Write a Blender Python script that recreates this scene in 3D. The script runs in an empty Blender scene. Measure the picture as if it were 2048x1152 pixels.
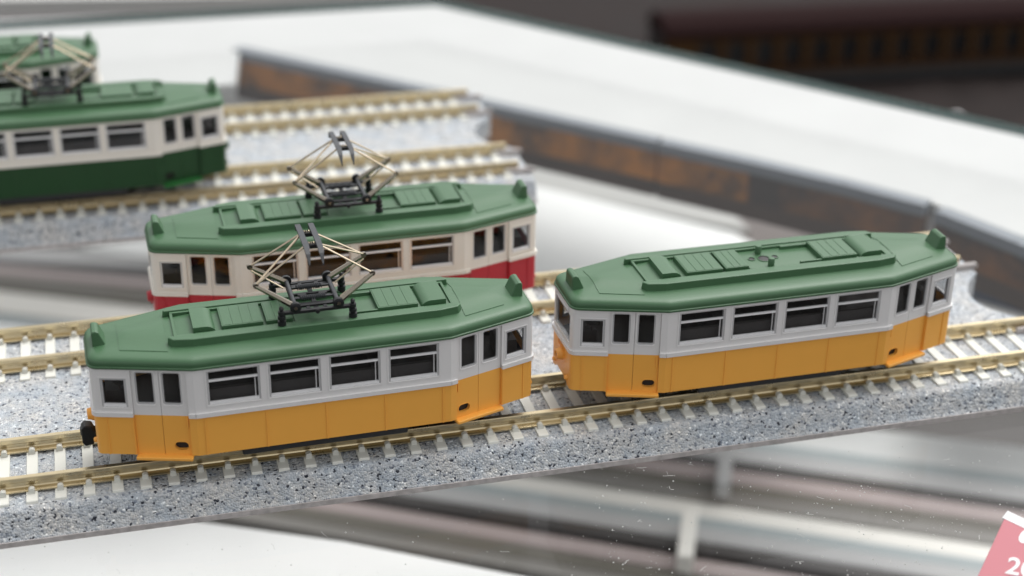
import bpy, bmesh, math, random
import numpy as np
from mathutils import Vector, Matrix
from mathutils.geometry import tessellate_polygon

random.seed(7); rng = np.random.default_rng(7)
MM = 0.001                      # everything below is written in millimetres
sc = bpy.context.scene
col = sc.collection

# ------------------------------------------------------------------ camera
CAM = np.array([13.6298, -191.1502, 122.9383])       # mm, z = 0 is the top of the glass sheet
RX, RY, RZ, FPX = 1.1081, -0.0146, -0.2604, 3190.10
cd = bpy.data.cameras.new('camera'); cam = bpy.data.objects.new('camera', cd); col.objects.link(cam)
cam.location = Vector(CAM) * MM; cam.rotation_euler = (RX, RY, RZ)
cd.sensor_width = 36; cd.lens = 36 * FPX / 2048
cd.clip_start = 0.005; cd.clip_end = 50
cd.dof.use_dof = True; cd.dof.focus_distance = 0.217; cd.dof.aperture_fstop = 16.0; cd.dof.aperture_blades = 7
sc.camera = cam

# ------------------------------------------------------------------ daylight: bright overcast
SUN_EL, SUN_AZ = math.radians(62), math.radians(58)      # azimuth from +Y (away from the camera) towards +X
w = bpy.data.worlds.new('World'); sc.world = w; w.use_nodes = True
nt = w.node_tree; bg = nt.nodes['Background']
sky = nt.nodes.new('ShaderNodeTexSky'); sky.sky_type = 'NISHITA'; sky.sun_disc = False
sky.sun_elevation = SUN_EL; sky.sun_rotation = SUN_AZ; sky.dust_density = 4.0; sky.air_density = 1.0
hs = nt.nodes.new('ShaderNodeHueSaturation'); hs.inputs['Saturation'].default_value = 0.06
nt.links.new(sky.outputs[0], hs.inputs['Color']); nt.links.new(hs.outputs[0], bg.inputs[0])
bg.inputs[1].default_value = 0.19
sl = bpy.data.lights.new('sun', 'SUN'); so = bpy.data.objects.new('sun', sl); col.objects.link(so)
sl.energy = 0.8; sl.angle = math.radians(60); sl.color = (1.0, 0.97, 0.93)
sdir = Vector((math.sin(SUN_AZ) * math.cos(SUN_EL), math.cos(SUN_AZ) * math.cos(SUN_EL), math.sin(SUN_EL)))
so.rotation_euler = (-sdir).to_track_quat('-Z', 'Y').to_euler()
so.location = (0.3, 0.5, 0.8)
sc.view_settings.view_transform = 'Standard'; sc.view_settings.look = 'None'
sc.view_settings.exposure = 0.34; sc.view_settings.gamma = 1.0
sc.view_settings.use_curve_mapping = False

# ------------------------------------------------------------------ photo pixel -> point on a level plane
ROT = np.array(cam.rotation_euler.to_matrix())
def px(u, v, z):
    d = ROT @ np.array([(u - 1024) / FPX, -(v - 576) / FPX, -1.0])
    return CAM + (z - CAM[2]) / d[2] * d

# ------------------------------------------------------------------ materials
def mat(name, colr, rough=0.5, metal=0.0, spec=0.5, noise=0.0, nscale=200.0, bump=0.0, bscale=900.0, coat=0.0):
    m = bpy.data.materials.new(name); m.use_nodes = True
    t = m.node_tree; b = t.nodes['Principled BSDF']
    b.inputs['Base Color'].default_value = (*colr, 1); b.inputs['Roughness'].default_value = rough
    b.inputs['Metallic'].default_value = metal; b.inputs['Specular IOR Level'].default_value = spec
    b.inputs['Coat Weight'].default_value = coat
    tc = t.nodes.new('ShaderNodeTexCoord')
    if noise:
        n = t.nodes.new('ShaderNodeTexNoise'); n.inputs['Scale'].default_value = nscale; n.inputs['Detail'].default_value = 5
        t.links.new(tc.outputs['Object'], n.inputs['Vector'])
        r = t.nodes.new('ShaderNodeMapRange'); r.inputs['To Min'].default_value = 1 - noise; r.inputs['To Max'].default_value = 1 + noise
        t.links.new(n.outputs['Fac'], r.inputs['Value'])
        mx = t.nodes.new('ShaderNodeVectorMath'); mx.operation = 'SCALE'; mx.inputs[0].default_value = colr
        t.links.new(r.outputs[0], mx.inputs['Scale']); t.links.new(mx.outputs[0], b.inputs['Base Color'])
        r2 = t.nodes.new('ShaderNodeMapRange'); r2.inputs['To Min'].default_value = max(0, rough - noise * .8); r2.inputs['To Max'].default_value = min(1, rough + noise * .8)
        t.links.new(n.outputs['Fac'], r2.inputs['Value']); t.links.new(r2.outputs[0], b.inputs['Roughness'])
    if bump:
        n = t.nodes.new('ShaderNodeTexNoise'); n.inputs['Scale'].default_value = bscale; n.inputs['Detail'].default_value = 4
        t.links.new(tc.outputs['Object'], n.inputs['Vector'])
        bp = t.nodes.new('ShaderNodeBump'); bp.inputs['Strength'].default_value = bump; bp.inputs['Distance'].default_value = 0.0001
        t.links.new(n.outputs['Fac'], bp.inputs['Height']); t.links.new(bp.outputs[0], b.inputs['Normal'])
    return m

def clear(name, tint, f0=0.04, rough=0.02, gain=1.0):
    """clear sheet: transmits with a tint, mirrors by Schlick's law"""
    m = bpy.data.materials.new(name); m.use_nodes = True; t = m.node_tree; t.nodes.clear()
    o = t.nodes.new('ShaderNodeOutputMaterial'); mx = t.nodes.new('ShaderNodeMixShader')
    tr = t.nodes.new('ShaderNodeBsdfTransparent'); tr.inputs[0].default_value = (*tint, 1)
    gl = t.nodes.new('ShaderNodeBsdfGlossy'); gl.inputs['Roughness'].default_value = rough
    lw = t.nodes.new('ShaderNodeLayerWeight'); lw.inputs['Blend'].default_value = 0.5
    pw = t.nodes.new('ShaderNodeMath'); pw.operation = 'POWER'; pw.inputs[1].default_value = 5
    ma = t.nodes.new('ShaderNodeMath'); ma.operation = 'MULTIPLY_ADD'; ma.inputs[1].default_value = (1 - f0) * gain; ma.inputs[2].default_value = f0 * gain
    t.links.new(lw.outputs['Facing'], pw.inputs[0]); t.links.new(pw.outputs[0], ma.inputs[0]); t.links.new(ma.outputs[0], mx.inputs[0])
    t.links.new(tr.outputs[0], mx.inputs[1]); t.links.new(gl.outputs[0], mx.inputs[2]); t.links.new(mx.outputs[0], o.inputs[0])
    return m

def mottled(name, c1, c2, scale, p0, p1):
    m = mat(name, c1, 0.6); t = m.node_tree; b = t.nodes['Principled BSDF']; tc = t.nodes.new('ShaderNodeTexCoord')
    n = t.nodes.new('ShaderNodeTexNoise'); n.inputs['Scale'].default_value = scale; n.inputs['Detail'].default_value = 6; n.inputs['Roughness'].default_value = 0.65
    r = t.nodes.new('ShaderNodeValToRGB'); e = r.color_ramp.elements; e[0].position = p0; e[0].color = (*c2, 1); e[1].position = p1; e[1].color = (*c1, 1)
    t.links.new(tc.outputs['Object'], n.inputs['Vector']); t.links.new(n.outputs['Fac'], r.inputs[0]); t.links.new(r.outputs[0], b.inputs['Base Color'])
    return m

def ballast_mat():
    m = bpy.data.materials.new('ballast_grains'); m.use_nodes = True; t = m.node_tree; b = t.nodes['Principled BSDF']
    tc = t.nodes.new('ShaderNodeTexCoord')
    nz = t.nodes.new('ShaderNodeTexNoise'); nz.inputs['Scale'].default_value = 900; nz.inputs['Detail'].default_value = 2
    t.links.new(tc.outputs['Object'], nz.inputs['Vector'])
    ad = t.nodes.new('ShaderNodeVectorMath'); ad.operation = 'MULTIPLY_ADD'; ad.inputs[1].default_value = (0.0003,) * 3
    t.links.new(nz.outputs['Color'], ad.inputs[0]); t.links.new(tc.outputs['Object'], ad.inputs[2])
    v = t.nodes.new('ShaderNodeTexVoronoi'); v.inputs['Scale'].default_value = 3400; v.inputs['Randomness'].default_value = 1
    t.links.new(ad.outputs[0], v.inputs['Vector'])
    sp = t.nodes.new('ShaderNodeSeparateColor'); t.links.new(v.outputs['Color'], sp.inputs[0])
    r = t.nodes.new('ShaderNodeValToRGB'); t.links.new(sp.outputs[0], r.inputs[0]); r.color_ramp.interpolation = 'CONSTANT'
    els = r.color_ramp.elements
    stops = [(0.0, (0.018, 0.022, 0.034)), (0.04, (0.18, 0.20, 0.235)), (0.09, (0.36, 0.385, 0.41)), (0.28, (0.44, 0.46, 0.475)),
             (0.55, (0.49, 0.505, 0.515)), (0.78, (0.54, 0.55, 0.55)), (0.94, (0.64, 0.645, 0.63)), (0.975, (0.85, 0.86, 0.84))]
    els[0].position = 0; els[0].color = (*stops[0][1], 1); els[1].position = stops[1][0]; els[1].color = (*stops[1][1], 1)
    for p_, c_ in stops[2:]:
        e = els.new(p_); e.color = (*c_, 1)
    # larger patches: bluer and browner batches of grit
    n2 = t.nodes.new('ShaderNodeTexNoise'); n2.inputs['Scale'].default_value = 260; n2.inputs['Detail'].default_value = 3
    t.links.new(tc.outputs['Object'], n2.inputs['Vector'])
    r2 = t.nodes.new('ShaderNodeValToRGB'); r2.color_ramp.elements[0].position = 0.35; r2.color_ramp.elements[0].color = (0.86, 0.91, 0.97, 1)
    r2.color_ramp.elements[1].position = 0.68; r2.color_ramp.elements[1].color = (1.06, 1.02, 0.98, 1)
    t.links.new(n2.outputs['Fac'], r2.inputs[0])
    mu = t.nodes.new('ShaderNodeMix'); mu.data_type = 'RGBA'; mu.blend_type = 'MULTIPLY'; mu.inputs[0].default_value = 1
    t.links.new(r.outputs[0], mu.inputs[6]); t.links.new(r2.outputs[0], mu.inputs[7]); t.links.new(mu.outputs[2], b.inputs['Base Color'])
    b.inputs['Roughness'].default_value = 0.42; b.inputs['Specular IOR Level'].default_value = 0.45
    bp = t.nodes.new('ShaderNodeBump'); bp.inputs['Strength'].default_value = 0.9; bp.inputs['Distance'].default_value = 0.00022; bp.invert = True
    t.links.new(v.outputs['Distance'], bp.inputs['Height']); t.links.new(bp.outputs[0], b.inputs['Normal'])
    return m

M = {}
M['orange'] = mat('orange_plastic', (0.86, 0.41, 0.070), 0.40, noise=0.03, nscale=350, bump=0.05)
M['grey_upper'] = mat('pale_grey_plastic', (0.70, 0.69, 0.685), 0.36, noise=0.02, nscale=300, bump=0.04)
M['cream_upper'] = mat('cream_plastic', (0.74, 0.705, 0.64), 0.36, noise=0.02, nscale=300, bump=0.04)
M['red'] = mat('red_plastic', (0.42, 0.012, 0.024), 0.35, noise=0.03, nscale=300)
M['green_low'] = mat('dark_green_plastic', (0.010, 0.052, 0.014), 0.35, noise=0.03, nscale=300)
M['green_step'] = mat('bright_green_plastic', (0.008, 0.12, 0.018), 0.4)
M['roof'] = mat('roof_green_plastic', (0.047, 0.116, 0.053), 0.42, noise=0.05, nscale=250, bump=0.12, bscale=2600)
M['dark'] = mat('dark_interior_plastic', (0.022, 0.020, 0.020), 0.5)
M['seat'] = mat('dark_grey_interior', (0.10, 0.095, 0.095), 0.5, noise=0.2)
M['black'] = mat('black_plastic', (0.012, 0.0125, 0.014), 0.42, noise=0.1, spec=0.35)
M['chassis'] = mat('chassis_plastic', (0.03, 0.031, 0.033), 0.5, noise=0.1)
M['slate'] = mat('slate_grey_plastic', (0.030, 0.033, 0.038), 0.42, noise=0.1)
M['frame'] = mat('silver_window_frame', (0.60, 0.60, 0.61), 0.18, metal=0.3, spec=0.9)
M['sill'] = mat('bright_window_bar', (0.80, 0.80, 0.81), 0.2, spec=0.8)
M['pane'] = clear('clear_window', (0.82, 0.82, 0.82), 0.045, 0.03, 0.5)
M['steel'] = mat('pantograph_steel', (0.30, 0.265, 0.215), 0.28, metal=1.0, noise=0.15, nscale=900)
M['brass'] = mat('pantograph_rod', (0.56, 0.47, 0.35), 0.25, metal=1.0, noise=0.12, nscale=900)
M['rail'] = mat('nickel_silver_rail', (0.62, 0.52, 0.335), 0.30, metal=1.0, noise=0.16, nscale=260, bump=0.06, bscale=3000)
M['tie'] = mat('concrete_grey_tie', (0.66, 0.66, 0.605), 0.5, noise=0.04, nscale=400, bump=0.06)
M['clip'] = mat('rail_clip_plastic', (0.56, 0.56, 0.51), 0.42, noise=0.06, nscale=900)
M['joiner'] = mat('joiner_plastic', (0.40, 0.37, 0.36), 0.45)
M['ballast'] = ballast_mat()
M['lip'] = mat('taupe_bed_plastic', (0.46, 0.43, 0.42), 0.45, noise=0.5, nscale=900)
M['lens'] = mat('lamp_lens', (0.42, 0.40, 0.40), 0.1, spec=0.8)
M['glass'] = clear('glass_sheet', (0.97, 0.975, 0.97), 0.04, 0.015, 0.35)
M['glass_edge'] = mat('glass_edge_green', (0.030, 0.085, 0.075), 0.25)

# ------------------------------------------------------------------ mesh collector
SCALE = [1.0, 1.0, 1.0]        # model-to-millimetre factors used while a tram is built
class MB:
    def __init__(s): s.v = []; s.f = []; s.m = []
    def vert(s, p): s.v.append((p[0], p[1], p[2])); return len(s.v) - 1
    def face(s, idx, m=0): s.f.append(tuple(idx)); s.m.append(m)
    def box(s, x0, x1, y0, y1, z0, z1, m=0, M4=None):
        c = [(x0, y0, z0), (x1, y0, z0), (x1, y1, z0), (x0, y1, z0), (x0, y0, z1), (x1, y0, z1), (x1, y1, z1), (x0, y1, z1)]
        if M4 is not None: c = [M4 @ Vector(q) for q in c]
        b = len(s.v); s.v += [tuple(q) for q in c]
        for q in ((0, 3, 2, 1), (4, 5, 6, 7), (0, 1, 5, 4), (1, 2, 6, 5), (2, 3, 7, 6), (3, 0, 4, 7)): s.face([b + i for i in q], m)
        return s
    def prism(s, poly, z0, z1, m=0, top=None):
        """poly counter-clockwise in plan; top = optional other polygon for the upper face"""
        n = len(poly); b = len(s.v); tp = top or poly
        s.v += [(p[0], p[1], z0) for p in poly] + [(p[0], p[1], z1) for p in tp]
        s.face([b + i for i in reversed(range(n))], m); s.face([b + n + i for i in range(n)], m)
        for i in range(n): j = (i + 1) % n; s.face([b + i, b + j, b + n + j, b + n + i], m)
        return s
    def profx(s, prof, y0, y1, m=0):
        """profile in x-z, counter-clockwise seen from -y, swept from y0 to y1"""
        n = len(prof); b = len(s.v)
        s.v += [(p[0], y0, p[1]) for p in prof] + [(p[0], y1, p[1]) for p in prof]
        s.face([b + i for i in range(n)], m); s.face([b + n + i for i in reversed(range(n))], m)
        for i in range(n): j = (i + 1) % n; s.face([b + j, b + i, b + n + i, b + n + j], m)
        return s
    def profy(s, prof, x0, x1, m=0):
        """profile in y-z, counter-clockwise seen from +x, swept from x0 to x1"""
        n = len(prof); b = len(s.v)
        s.v += [(x1, p[0], p[1]) for p in prof] + [(x0, p[0], p[1]) for p in prof]
        s.face([b + i for i in range(n)], m); s.face([b + n + i for i in reversed(range(n))], m)
        for i in range(n): j = (i + 1) % n; s.face([b + j, b + i, b + n + i, b + n + j], m)
        return s
    def tube(s, pts, r, n=8, m=0, flat=1.0, caps=True):
        pts = [Vector(p) for p in pts]; rs = r if isinstance(r, (list, tuple)) else [r] * len(pts)
        b0 = len(s.v); up = Vector((0, 0, 1)); prev = None
        for i, p in enumerate(pts):
            d = (pts[min(i + 1, len(pts) - 1)] - pts[max(i - 1, 0)]).normalized()
            if prev is None:
                u = up if abs(d.z) < 0.9 else Vector((0, 1, 0))
                e1 = d.cross(u).normalized()
            else:
                e1 = (prev - d * prev.dot(d)).normalized()
            prev = e1; e2 = e1.cross(d)
            for k in range(n):
                a = 2 * math.pi * k / n
                s.v.append(tuple(p + e1 * (math.cos(a) * rs[i]) + e2 * (math.sin(a) * rs[i] * flat)))
        for i in range(len(pts) - 1):
            for k in range(n):
                k2 = (k + 1) % n
                s.face([b0 + i * n + k, b0 + (i + 1) * n + k, b0 + (i + 1) * n + k2, b0 + i * n + k2], m)
        if caps:
            s.face([b0 + k for k in range(n)], m); s.face([b0 + (len(pts) - 1) * n + k for k in reversed(range(n))], m)
        return s
    def lathe(s, base, axis, prof, n=12, m=0):
        """prof = [(distance along axis, radius)]"""
        a = Vector(axis).normalized(); base = Vector(base)
        e1 = a.orthogonal().normalized(); e2 = a.cross(e1); b0 = len(s.v)
        for h, r in prof:
            for k in range(n):
                t = 2 * math.pi * k / n; s.v.append(tuple(base + a * h + (e1 * math.cos(t) + e2 * math.sin(t)) * r))
        for i in range(len(prof) - 1):
            for k in range(n):
                k2 = (k + 1) % n; s.face([b0 + i * n + k, b0 + i * n + k2, b0 + (i + 1) * n + k2, b0 + (i + 1) * n + k], m)
        s.face([b0 + k for k in reversed(range(n))], m); s.face([b0 + (len(prof) - 1) * n + k for k in range(n)], m)
        return s
    def wall(s, A, B, outer, holes=(), t=0.7, mo=0, mi=None, off=0.0):
        """upright slab on the plan line A->B (outside on its right), outline and holes in (along, height)"""
        mi = mo if mi is None else mi
        A = Vector(A); B = Vector(B); d = (B - A).normalized(); n = Vector((d.y, -d.x)); loops = [list(outer)] + [list(h) for h in holes]
        flat = [q for l in loops for q in l]; b = len(s.v); N = len(flat)
        for o in (off, off - t):
            for (u, z) in flat: p = A + d * u + n * o; s.v.append((p.x, p.y, z))
        for tri in tessellate_polygon([[Vector((q[0], q[1], 0)) for q in l] for l in loops]):
            a_, b_, c_ = [flat[i] for i in tri]
            if (b_[0] - a_[0]) * (c_[1] - a_[1]) - (b_[1] - a_[1]) * (c_[0] - a_[0]) < 0: tri = tri[::-1]
            s.face([b + i for i in tri], mo); s.face([b + N + i for i in reversed(tri)], mi)
        k = 0
        for l in loops:
            L_ = len(l); area = sum(l[i][0] * l[(i + 1) % L_][1] - l[(i + 1) % L_][0] * l[i][1] for i in range(L_))
            flip = (area > 0) == (l is loops[0])
            for i in range(L_):
                j = (i + 1) % L_; q = [b + k + i, b + N + k + i, b + N + k + j, b + k + j]
                s.face(q if flip else q[::-1], mo)
            k += L_
        return s
    def build(s, name, mats, parent=None, smooth=None, bevel=0.0, mesh_only=False):
        me = bpy.data.meshes.new(name)
        me.from_pydata([(x * MM * SCALE[0], y * MM * SCALE[1], z * MM * SCALE[2]) for x, y, z in s.v], [], s.f)
        ms = mats if isinstance(mats, (list, tuple)) else [mats]
        for m_ in ms: me.materials.append(m_)
        if len(ms) > 1: me.polygons.foreach_set('material_index', s.m)
        if smooth is not None:
            me.polygons.foreach_set('use_smooth', [True] * len(me.polygons)); me.set_sharp_from_angle(angle=math.radians(smooth))
        me.update()
        if mesh_only: return me
        o = link(name, me, parent)
        if bevel:
            bv = o.modifiers.new('bevel', 'BEVEL'); bv.width = bevel * MM; bv.segments = 2; bv.limit_method = 'ANGLE'; bv.angle_limit = math.radians(40)
        return o

def link(name, data, parent=None):
    o = bpy.data.objects.new(name, data); col.objects.link(o)
    if parent is not None: o.parent = parent
    return o
def tag(o, label=None, cat=None, group=None, kind=None):
    if label: o['label'] = label
    if cat: o['category'] = cat
    if group: o['group'] = group
    if kind: o['kind'] = kind
    return o
def empty(name, x, y, z, rz=0):
    o = link(name, None); o.location = (x * MM, y * MM, z * MM); o.rotation_euler.z = rz; o.empty_display_size = 0.01
    return o
def rect(u0, u1, z0, z1): return [(u0, z0), (u1, z0), (u1, z1), (u0, z1)]
def rrect(u0, u1, z0, z1, r, n=4):
    o = []
    for cx, cz, a0 in ((u1 - r, z0 + r, -90), (u1 - r, z1 - r, 0), (u0 + r, z1 - r, 90), (u0 + r, z0 + r, 180)):
        for k in range(n + 1):
            a = math.radians(a0 + 90 * k / n); o.append((cx + r * math.cos(a), cz + r * math.sin(a)))
    return o

# ================================================================== the case: glass sheet and what lies below it, reflection stand-ins included
G = M['glass']
pl = [tuple(px(870, -4, 0)[:2]), tuple(px(2048, 254, 0)[:2])]
dirE = np.array(pl[1]) - np.array(pl[0]); far = np.array(pl[1]) + dirE * 0.7
poly = [(-420, -330), (430, -330), (430, float(far[1])), tuple(far), pl[0], (-420, float(px(0, 40, 0)[1]) + 4)]
poly = [(-420, -330), (float(far[0]), -330), tuple(far), pl[0], (-420, float(px(0, 40, 0)[1]) + 6)]
gm = MB(); n = len(poly); b = len(gm.v)
gm.v += [(p[0], p[1], 0) for p in poly] + [(p[0], p[1], -2.2) for p in poly]
gm.face(range(n), 0)
for i in range(n): j = (i + 1) % n; gm.face([i, n + i, n + j, j], 1)
gs = gm.build('glass_sheet', [G, M['glass_edge']])
tag(gs, 'dusty clear glass sheet that carries the model tracks', 'glass sheet')

def lower_mat(name, c, rough=0.5, noise=0.08, sc_=40): return mat(name, c, rough, noise=noise, nscale=sc_)
LM = dict(white_near=lower_mat('bright_white_reflection', (0.80, 0.80, 0.795)), white_far=lower_mat('soft_white_board', (0.475, 0.48, 0.475)), ledge=lower_mat('pale_ledge', (0.48, 0.475, 0.46)), white=lower_mat('white_board', (0.68, 0.69, 0.68)), cream=lower_mat('cream_board', (0.80, 0.78, 0.73)),
          teal=lower_mat('teal_grey_strip', (0.34, 0.385, 0.395)), ltgrey=lower_mat('pale_grey_strip', (0.44, 0.44, 0.44)),
          dark=lower_mat('charcoal_strip', (0.055, 0.05, 0.048)), pink=lower_mat('dusty_pink_strip', (0.39, 0.325, 0.315)),
          olive=lower_mat('olive_brown_strip', (0.125, 0.115, 0.095), noise=0.3), grey=lower_mat('warm_grey_strip', (0.21, 0.20, 0.185)),
          brown=mottled('orange_brown_wood', (0.46, 0.185, 0.038), (0.10, 0.062, 0.04), 85, 0.36, 0.58), rust=mottled('dark_rusty_wood', (0.26, 0.11, 0.04), (0.045, 0.038, 0.036), 60, 0.40, 0.68), bluegrey=lower_mat('blue_grey_lip', (0.18, 0.20, 0.225)),
          navy=lower_mat('navy_strip', (0.035, 0.05, 0.085)), midgrey=lower_mat('mid_grey_board', (0.33, 0.33, 0.315), noise=0.15),
          umber=lower_mat('umber_board', (0.07, 0.052, 0.044), noise=0.5, sc_=25))
# floor of the case, far below the glass
fl = MB().box(-900, 1500, -500, 1400, -236, -230)
tag(fl.build('floor', lower_mat('case_floor', (0.060, 0.055, 0.052), 0.6, 0.3, 12)), kind='structure')

def bar(name, c0, c1, th, m, z, label, cat, group=None, ext0=0.0, ext1=0.0, h=5.0, wmm=None):
    """straight bar lying at height z, its centre line given by two picture points, its width by th picture rows"""
    a = px(*c0, z); b_ = px(*c1, z); mid = ((c0[0] + c1[0]) / 2, (c0[1] + c1[1]) / 2)
    up = px(mid[0], mid[1] - th / 2, z); dn = px(mid[0], mid[1] + th / 2, z)
    d = (b_ - a)[:2]; ln = np.linalg.norm(d); d = d / ln; nn = np.array([-d[1], d[0]]); wd = wmm or abs((up - dn)[:2] @ nn)
    o = empty_mesh = MB().box(-ext0, ln + ext1, -wd / 2, wd / 2, -h, 0).build(name, LM[m], bevel=0.4)
    o.location = (a[0] * MM, a[1] * MM, z * MM); o.rotation_euler.z = math.atan2(d[1], d[0])
    return tag(o, label, cat, group)
def board(name, pts, m, z, label, cat, h=4.0):
    P = [tuple(px(u, v, z)[:2]) for u, v in pts]
    c = np.mean(P, axis=0); P = [tuple(np.array(q) - c) for q in P]
    if sum(P[i][0] * P[(i + 1) % len(P)][1] - P[(i + 1) % len(P)][0] * P[i][1] for i in range(len(P))) < 0: P = P[::-1]
    o = MB().prism(P, -h, 0).build(name, LM[m]); o.location = (c[0] * MM, c[1] * MM, z * MM)
    return tag(o, label, cat)

ZL = -105.0  # level of added bars that stand in for reflections in the glass
rows = [('white_reflection_bar', (1500, 855), (2048, 922), 56, 'white', 'wide white bar standing in for a reflection beside the front track bed'),
        ('teal_reflection_bar', (1500, 890), (2048, 963), 20, 'teal', 'teal grey reflection stand-in along the wide white bar'),
        ('pale_grey_reflection_bar', (1500, 910), (2048, 986), 30, 'ltgrey', 'pale grey reflection stand-in between the teal bar and a charcoal bar'),
        ('charcoal_reflection_bar', (1500, 933), (2048, 1012), 20, 'dark', 'charcoal reflection stand-in along the pale grey bar'),
        ('pink_reflection_bar', (1500, 957), (2048, 1037), 27, 'pink', 'dusty pink reflection stand-in nearest the wide white bar'),
        ('olive_reflection_bar', (1500, 981), (2048, 1062), 22, 'olive', 'olive brown reflection stand-in next to the pink bar by the wide white bar'),
        ('warm_grey_reflection_bar', (1500, 1004), (2048, 1085), 26, 'grey', 'warm grey reflection stand-in next to the cream bar'),
        ('cream_reflection_bar', (1500, 1034), (2048, 1117), 30, 'cream', 'cream reflection stand-in with a short stub on its side'),
        ('teal_reflection_bar', (1500, 1058), (2048, 1142), 22, 'teal', 'teal grey reflection stand-in along the cream bar'),
        ('pale_grey_reflection_bar', (1500, 1082), (2048, 1168), 30, 'ltgrey', 'pale grey reflection stand-in near the cream bar'),
        ('charcoal_reflection_bar', (1500, 1108), (2048, 1195), 22, 'dark', 'charcoal reflection stand-in between the price card and the cream bar'),
        ('pink_reflection_bar', (739, 1022), (1325, 1119), 27, 'pink', 'long dusty pink reflection stand-in running towards the big white sheet'),
        ('olive_reflection_bar', (739, 1048), (1325, 1149), 26, 'olive', 'olive brown reflection stand-in along the big white sheet')]
for i, (nm, a, b_, th, m_, lab) in enumerate(rows):
    bar(nm, a, b_, th, m_, ZL - 0.02 * i, lab, 'batten', ext0=330 if i < 11 else 160, ext1=260)
bar('grey_reflection_bar', (700, 1066), (1300, 1172), 22, 'grey', ZL - .3, 'narrow grey reflection stand-in at the edge of the big white sheet', 'batten', ext0=120, ext1=260)
bar('reflection_stub', (1452, 898), (1447, 965), 30, 'ltgrey', ZL + 6, 'pale reflection stand-in crossing the charcoal and pink bars', 'stub', wmm=3.6)
bar('reflection_stub', (1382, 1014), (1370, 1112), 30, 'cream', ZL + 6, 'cream reflection stand-in hanging from the side of the cream bar', 'stub', wmm=3.8)
for o in [o for o in bpy.data.objects if o.name.startswith('reflection_stub')]:
    o.scale.y = 1.0
board('white_reflection_sheet', [(-400, 1030), (300, 1030), (690, 1084), (1060, 1156), (1500, 1240), (1500, 1700), (-400, 1700)], 'white_near', -55, 'big white sheet standing in for a reflection in front of the track bed', 'sheet')  # added sheet stands in for a white reflection in the glass

# middle left, between the two track beds: reflected bands built as added bars
for nm, a, b_, th, m_, lab in [
        ('pale_grey_reflection_bar', (40, 508), (280, 520), 24, 'ltgrey', 'pale grey reflection stand-in between the two track beds'),
        ('charcoal_reflection_bar', (40, 527), (280, 547), 14, 'dark', 'thin charcoal reflection stand-in between the two track beds'),
        ('pink_reflection_bar', (40, 543), (280, 564), 18, 'pink', 'dusty pink reflection stand-in between the two track beds'),
        ('olive_reflection_bar', (40, 566), (280, 592), 28, 'olive', 'olive brown reflection stand-in between the two track beds'),
        ('cream_reflection_bar', (40, 606), (280, 634), 42, 'cream', 'cream reflection stand-in just behind the red tram track'),
        ('teal_reflection_bar', (40, 642), (280, 668), 22, 'teal', 'teal grey reflection stand-in just behind the red tram track')]:
    bar(nm, a, b_, th, m_, -120, lab, 'batten', ext0=60, ext1=35)
board('white_reflection_wedge', [(150, 497), (330, 470), (330, 518)], 'white', -119, 'small white wedge standing in for a reflection beside the rear track bed', 'board')

# beam with a brown face and blue-grey lip, white board beyond it
ZB_ = -11.0
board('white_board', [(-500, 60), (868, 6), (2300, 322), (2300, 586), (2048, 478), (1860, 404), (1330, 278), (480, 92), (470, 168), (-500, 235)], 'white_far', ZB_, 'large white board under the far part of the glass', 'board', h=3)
def beam(nm, pts, lab, face='brown'):
    r = empty(nm, 0, 0, 0)
    P = [px(u, v, ZB_) for u, v in pts]; top = MB(); fr = MB(); un = MB()
    for a, b_ in zip(P[:-1], P[1:]):
        d = (b_ - a)[:2]; d = d / np.linalg.norm(d); nn = np.array([d[1], -d[0]])       # towards the camera
        q = [a[:2] - nn * 0.2, a[:2] + nn * 3.6, b_[:2] + nn * 3.6, b_[:2] - nn * 0.2]
        top.prism([tuple(x) for x in q], ZB_ - 2.2, ZB_ + 0.4)
        q = [a[:2] + nn * 0.4, a[:2] + nn * 3.1, b_[:2] + nn * 3.1, b_[:2] + nn * 0.4]
        fr.prism([tuple(x) for x in q], ZB_ - 9.5, ZB_ - 2.25); un.prism([tuple(x) for x in q], ZB_ - 13.5, ZB_ - 9.55)
    un.build('painted_shadow', LM['umber'], r); top.build('lip', LM['bluegrey'], r); fr.build('brown_face', LM[face], r)  # umber strip paints the dark shadow under the ledge
    tag(r, lab, 'ledge', 'ledge sections along the white board'); return r
beam('brown_ledge', [(482, 94), (900, 184), (1325, 277)], 'brown wooden ledge with grey lip, section that passes behind the rear track end')
beam('brown_ledge', [(1331, 279), (1510, 318)], 'short brown wooden ledge with grey lip, section next to the dark joint')
beam('dark_ledge', [(1511, 318.3), (1700, 362), (1862, 404)], 'dark rusty ledge with grey lip, section between the brown ledge and the pale post', 'rust')
beam('dark_ledge', [(1890, 417), (2048, 478), (2300, 586)], 'dark rusty ledge with grey lip, section beyond the pale post', 'rust')
a = px(1876, 455, -60); MB().box(-2.2, 2.2, -1.6, 1.6, -24, 34).build('pale_post', LM['ltgrey'], bevel=.3)
po = bpy.data.objects['pale_post']; po.location = (a[0] * MM, a[1] * MM, a[2] * MM); tag(po, 'pale upright post at the gap in the dark ledge', 'post')
board('grey_reflection_board', [(455, 180), (900, 262), (1130, 312), (1420, 372), (1500, 462), (1060, 372), (900, 340), (300, 245)], 'midgrey', -62, 'mid grey reflection stand-in under the glass below the brown ledge', 'board')  # grey, navy and card pieces here: reflections built as added boards
board('umber_board', [(1400, 366), (1850, 470), (1850, 560), (1500, 520), (1470, 462)], 'umber', -63, 'blotchy dark umber board under the glass behind the bare-roofed tram', 'board')
board('navy_reflection_board', [(1880, 455), (2400, 640), (2400, 700), (1900, 560), (1860, 500)], 'navy', -70, 'navy reflection stand-in under the glass at the end of the front track', 'board')
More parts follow.
